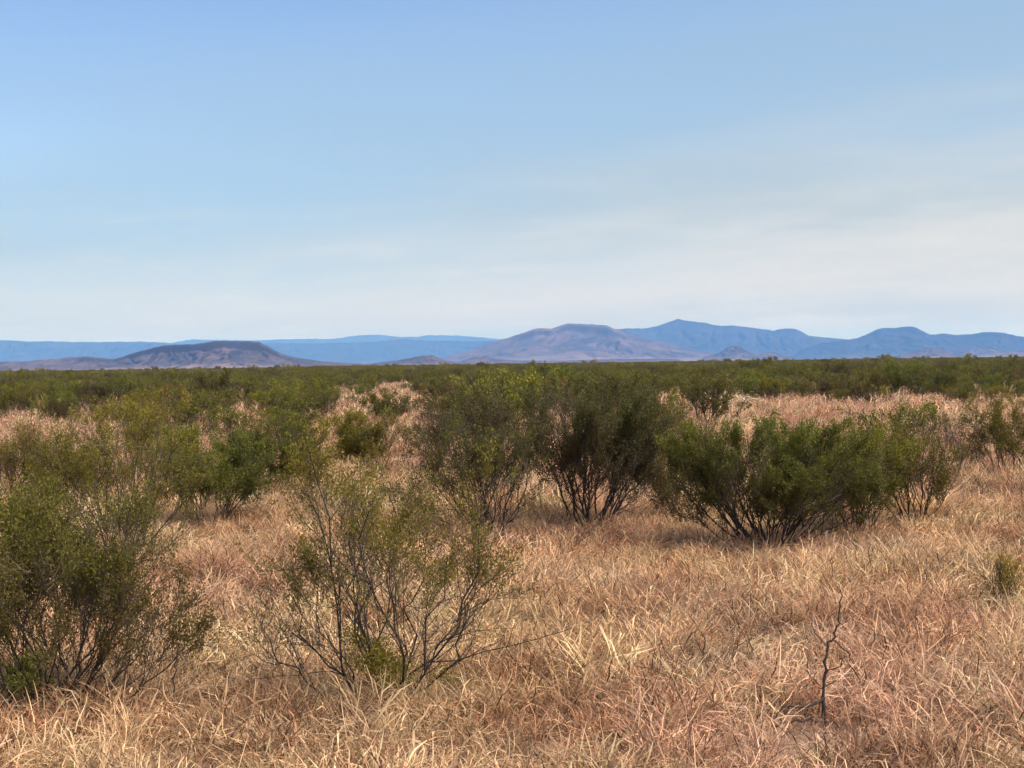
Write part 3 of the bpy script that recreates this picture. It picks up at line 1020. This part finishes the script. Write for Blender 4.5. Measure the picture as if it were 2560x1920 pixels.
# ------------------------------------------------------------------ dry grass
def grass_clump(seed, nb, height, radius, lean, width, curl=0.5, segs=4):
    r = np.random.default_rng(seed)
    ph = r.uniform(0, 2 * math.pi, nb)
    rr = radius * np.sqrt(r.uniform(0, 1, nb))
    base = np.stack([rr * np.cos(ph), rr * np.sin(ph), np.full(nb, -0.02)], 1)
    ph2 = ph + r.normal(0, 1.6, nb)
    th = np.abs(r.normal(0, lean, nb)) + 0.08
    L = height * r.uniform(0.45, 1.15, nb)
    pts = [base]
    dirs = np.stack([np.cos(ph2) * np.sin(th), np.sin(ph2) * np.sin(th), np.cos(th)], 1)
    for s in range(segs):
        pts.append(pts[-1] + dirs * (L / segs)[:, None])
        dirs = dirs + r.normal(0, 0.46 * curl, (nb, 3)) + np.stack([np.cos(ph2), np.sin(ph2), np.full(nb, -0.9)], 1) * (curl * r.uniform(0.1, 0.75, nb))[:, None]
        dirs /= np.linalg.norm(dirs, axis=1, keepdims=True)
    P = np.stack(pts, 1)
    P[..., 2] = np.maximum(P[..., 2], -0.02)
    sd = np.stack([-np.sin(ph2 + r.normal(0, 0.8, nb)), np.cos(ph2 + r.normal(0, 0.8, nb)), r.normal(0, 0.25, nb)], 1)
    sd /= np.linalg.norm(sd, axis=1, keepdims=True)
    head = r.uniform(0, 1, nb) < 0.35
    prof = np.where(head[:, None], np.array([0.6, 0.6, 0.55, 1.5, 0.6])[None], np.array([0.9, 1.0, 0.9, 0.65, 0.15])[None])
    wv = width * r.uniform(0.6, 1.35, nb)[:, None] * prof[:, :segs + 1] * 0.5
    A = P - sd[:, None, :] * wv[..., None]
    B = P + sd[:, None, :] * wv[..., None]
    V = np.stack([A, B], 2).reshape(nb, (segs + 1) * 2, 3)
    b = np.arange(nb)[:, None] * (segs + 1) * 2 + np.arange(segs)[None] * 2
    q = np.stack([b, b + 1, b + 3, b + 2], -1).reshape(-1, 4)
    tint = np.repeat(np.clip(r.normal(0.5, 0.42, nb), 0, 1), segs)
    m = mesh_np('grass_clump', V.reshape(-1, 3), q, tint)
    m.materials.append(STRAW)
    return m


near_shapes = [library('grass_shape_%02d' % k, grass_clump(400 + k, 90, h, 0.15, ln, 0.0056, cu)) for k, (h, ln, cu) in enumerate(
    [(0.25, 0.55, 0.8), (0.30, 0.45, 0.75), (0.21, 0.75, 1.0), (0.34, 0.42, 0.65), (0.25, 0.65, 1.1), (0.40, 0.36, 0.6)])]
mid_shapes = [library('tuft_shape_%02d' % k, grass_clump(430 + k, 130, h, 0.24, ln, 0.0095, cu)) for k, (h, ln, cu) in enumerate(
    [(0.34, 0.65, 0.7), (0.45, 0.5, 0.6), (0.30, 0.9, 0.8), (0.62, 0.35, 0.5)])]
far_shapes = [library('bunch_shape_%02d' % k, grass_clump(450 + k, 110, h, 0.5, ln, 0.030, cu)) for k, (h, ln, cu) in enumerate(
    [(0.5, 0.7, 0.8), (0.7, 0.6, 0.7), (0.45, 0.9, 0.9)])]

TAN = np.array([0.62, 0.40, 0.205])
PINK = np.array([0.61, 0.35, 0.225])
RUST = np.array([0.36, 0.165, 0.080])
STRAWC = np.array([0.64, 0.48, 0.25])
GREY = np.array([0.46, 0.36, 0.25])


def patch(x, y, dx, dy, rx, ry):
    """Soft oval patch of ground whose centre is where a picture point meets the plain."""
    cx, cy = on_ground(dx * D2F, dy * D2F)
    return np.exp(-(((x - cx) / rx) ** 2 + ((y - cy) / ry) ** 2))


def grass_colour(r, x, y, d):
    n = len(x)
    a = fbm(x / 1.7, y / 2.6, 60, 3)
    b = fbm(x / 4.5 + 9, y / 6.0, 61, 3)
    c = fbm(x / 0.7, y / 0.9, 62, 2)
    wp = 0.25 + ramp(b, 0.45, 0.62) * 0.6
    ws = ramp(a, 0.5, 0.68) * 0.55
    wr = ramp(fbm(x / 1.3 + 40, y / 1.6, 63, 3), 0.54, 0.70) * 0.6
    wg = ramp(fbm(x / 2.1 - 20, y / 2.4, 64, 3), 0.55, 0.7) * 0.6
    wp = np.maximum(wp, 0.9 * patch(x, y, 560, 1270, 2.2, 3.0))
    wp = np.maximum(wp, ramp(d, 22, 45) * 0.65)
    ws = np.maximum(ws, 0.95 * patch(x, y, 450, 1450, 0.9, 1.0))
    ws = np.maximum(ws, 0.9 * patch(x, y, 1170, 1130, 0.6, 1.2))
    wr = np.maximum(wr, 0.85 * patch(x, y, 420, 1570, 1.4, 0.5))
    wr = np.maximum(wr, 0.55 * patch(x, y, 1260, 1350, 0.9, 0.9))
    col = np.repeat(TAN[None], n, 0)
    for w, k in ((wg, GREY), (wp, PINK), (ws, STRAWC), (wr, RUST)):
        w = np.clip(w * r.uniform(0.5, 1.3, n), 0, 1)[:, None]
        col = col * (1 - w) + k * w
    odd = r.uniform(0, 1, n)
    col = np.where((odd < 0.10)[:, None], RUST * 1.1, col)
    col = np.where(((odd > 0.10) & (odd < 0.18))[:, None], STRAWC, col)
    col = np.where((odd > 0.88)[:, None], np.array([0.19, 0.10, 0.055]), col)
    return 1.1 * col * (0.75 + 0.5 * c)[:, None] * r.uniform(0.85, 1.15, n)[:, None]


def grass_field(name, label, d0, d1, dens, peak, shapes, size, seed, half=0.52):
    r = np.random.default_rng(seed)
    x, y, d = scatter(r, d0, d1, (dens, peak), half)
    n = len(x)
    P = np.stack([x, y, terrain(x, y)], 1)
    rot = np.stack([r.normal(0, 0.12, n), r.normal(0, 0.12, n), r.uniform(0, 6.28, n)], 1)
    h = size * r.uniform(0.65, 1.25, n) * (0.7 + 0.6 * fbm(x / 1.5, y / 1.5, 70, 2))
    sc = np.stack([h * r.uniform(0.9, 1.2, n), h * r.uniform(0.9, 1.2, n), h], 1)
    return mass(name, label, 'grass', P, rot, sc, r.integers(0, len(shapes), n), grass_colour(r, x, y, d), shapes)


grass_field('dry_grass', 'tangled dry tan and reddish grass covering the foreground', 4.5, 24, lambda x, y, d: 52.0 * (1 - 0.8 * np.clip(patch(x, y, 1735, 1610, 0.38, 0.55) * 1.5, 0, 1)), 52.0, near_shapes, 1.0, 501, 0.62)
grass_field('dry_grass', 'pinkish dry grass between and behind the nearer bushes', 22, 62, lambda x, y, d: 13.0 * (22 / d) ** 0.6, 13.0, mid_shapes, 1.0, 502)
grass_field('bunch_grass', 'open pink tan bunch grass before the dense scrub belt', 58, 420, lambda x, y, d: 2.2 * (58 / d) ** 1.0, 2.2, far_shapes, 1.0, 503)

r_t = np.random.default_rng(611)
tx, ty, td = scatter(r_t, 62, 700, (lambda x, y, d: 0.012 * (90.0 / np.maximum(d, 90.0)) ** 0.8, 0.012))
nt_ = len(tx)
th = r_t.uniform(1.2, 2.1, nt_)
mass('tall_grass', 'pale straw tufts of tall grass dotted through the scrub belt', 'grass', np.stack([tx, ty, terrain(tx, ty)], 1),
     np.stack([np.zeros(nt_), np.zeros(nt_), r_t.uniform(0, 6.28, nt_)], 1), np.stack([th * 0.9, th * 0.9, th], 1), r_t.integers(0, 3, nt_),
     np.array([0.62, 0.50, 0.30]) * r_t.uniform(0.7, 1.1, (nt_, 1)), far_shapes)

# ------------------------------------------------------------------ haze
def build_haze():
    top = max(max(v.co.z for v in o.data.vertices) for o in COL.objects if o.type == 'MESH' and o.get('kind') == 'structure') + 12.0
    low = min(min(v.co.z for v in o.data.vertices) for o in COL.objects if o.type == 'MESH' and o.get('kind') == 'structure') - 1.0
    R = 32500.0
    V = [(sx * R, sy * R, zz) for zz in (low, top) for sx, sy in ((-1, -1), (1, -1), (1, 1), (-1, 1))]
    F = [(3, 2, 1, 0), (4, 5, 6, 7), (0, 1, 5, 4), (1, 2, 6, 5), (2, 3, 7, 6), (3, 0, 4, 7)]
    me = mesh_np('haze', np.array(V), np.array(F))
    m = bpy.data.materials.new('haze_air')
    m.use_nodes = True
    nt = m.node_tree
    nt.nodes.clear()
    out = nt.nodes.new('ShaderNodeOutputMaterial')
    vol = nt.nodes.new('ShaderNodeVolumePrincipled')
    vol.inputs['Color'].default_value = (0.15, 0.40, 1.0, 1)
    vol.inputs['Absorption Color'].default_value = (1, 1, 1, 1)
    vol.inputs['Density'].default_value = 0.68e-4
    vol.inputs['Anisotropy'].default_value = 0.0
    nt.links.new(vol.outputs[0], out.inputs['Volume'])
    add('haze', me, m, kind='stuff', label='blue haze in the air before the far mountains', category='haze')


build_haze()
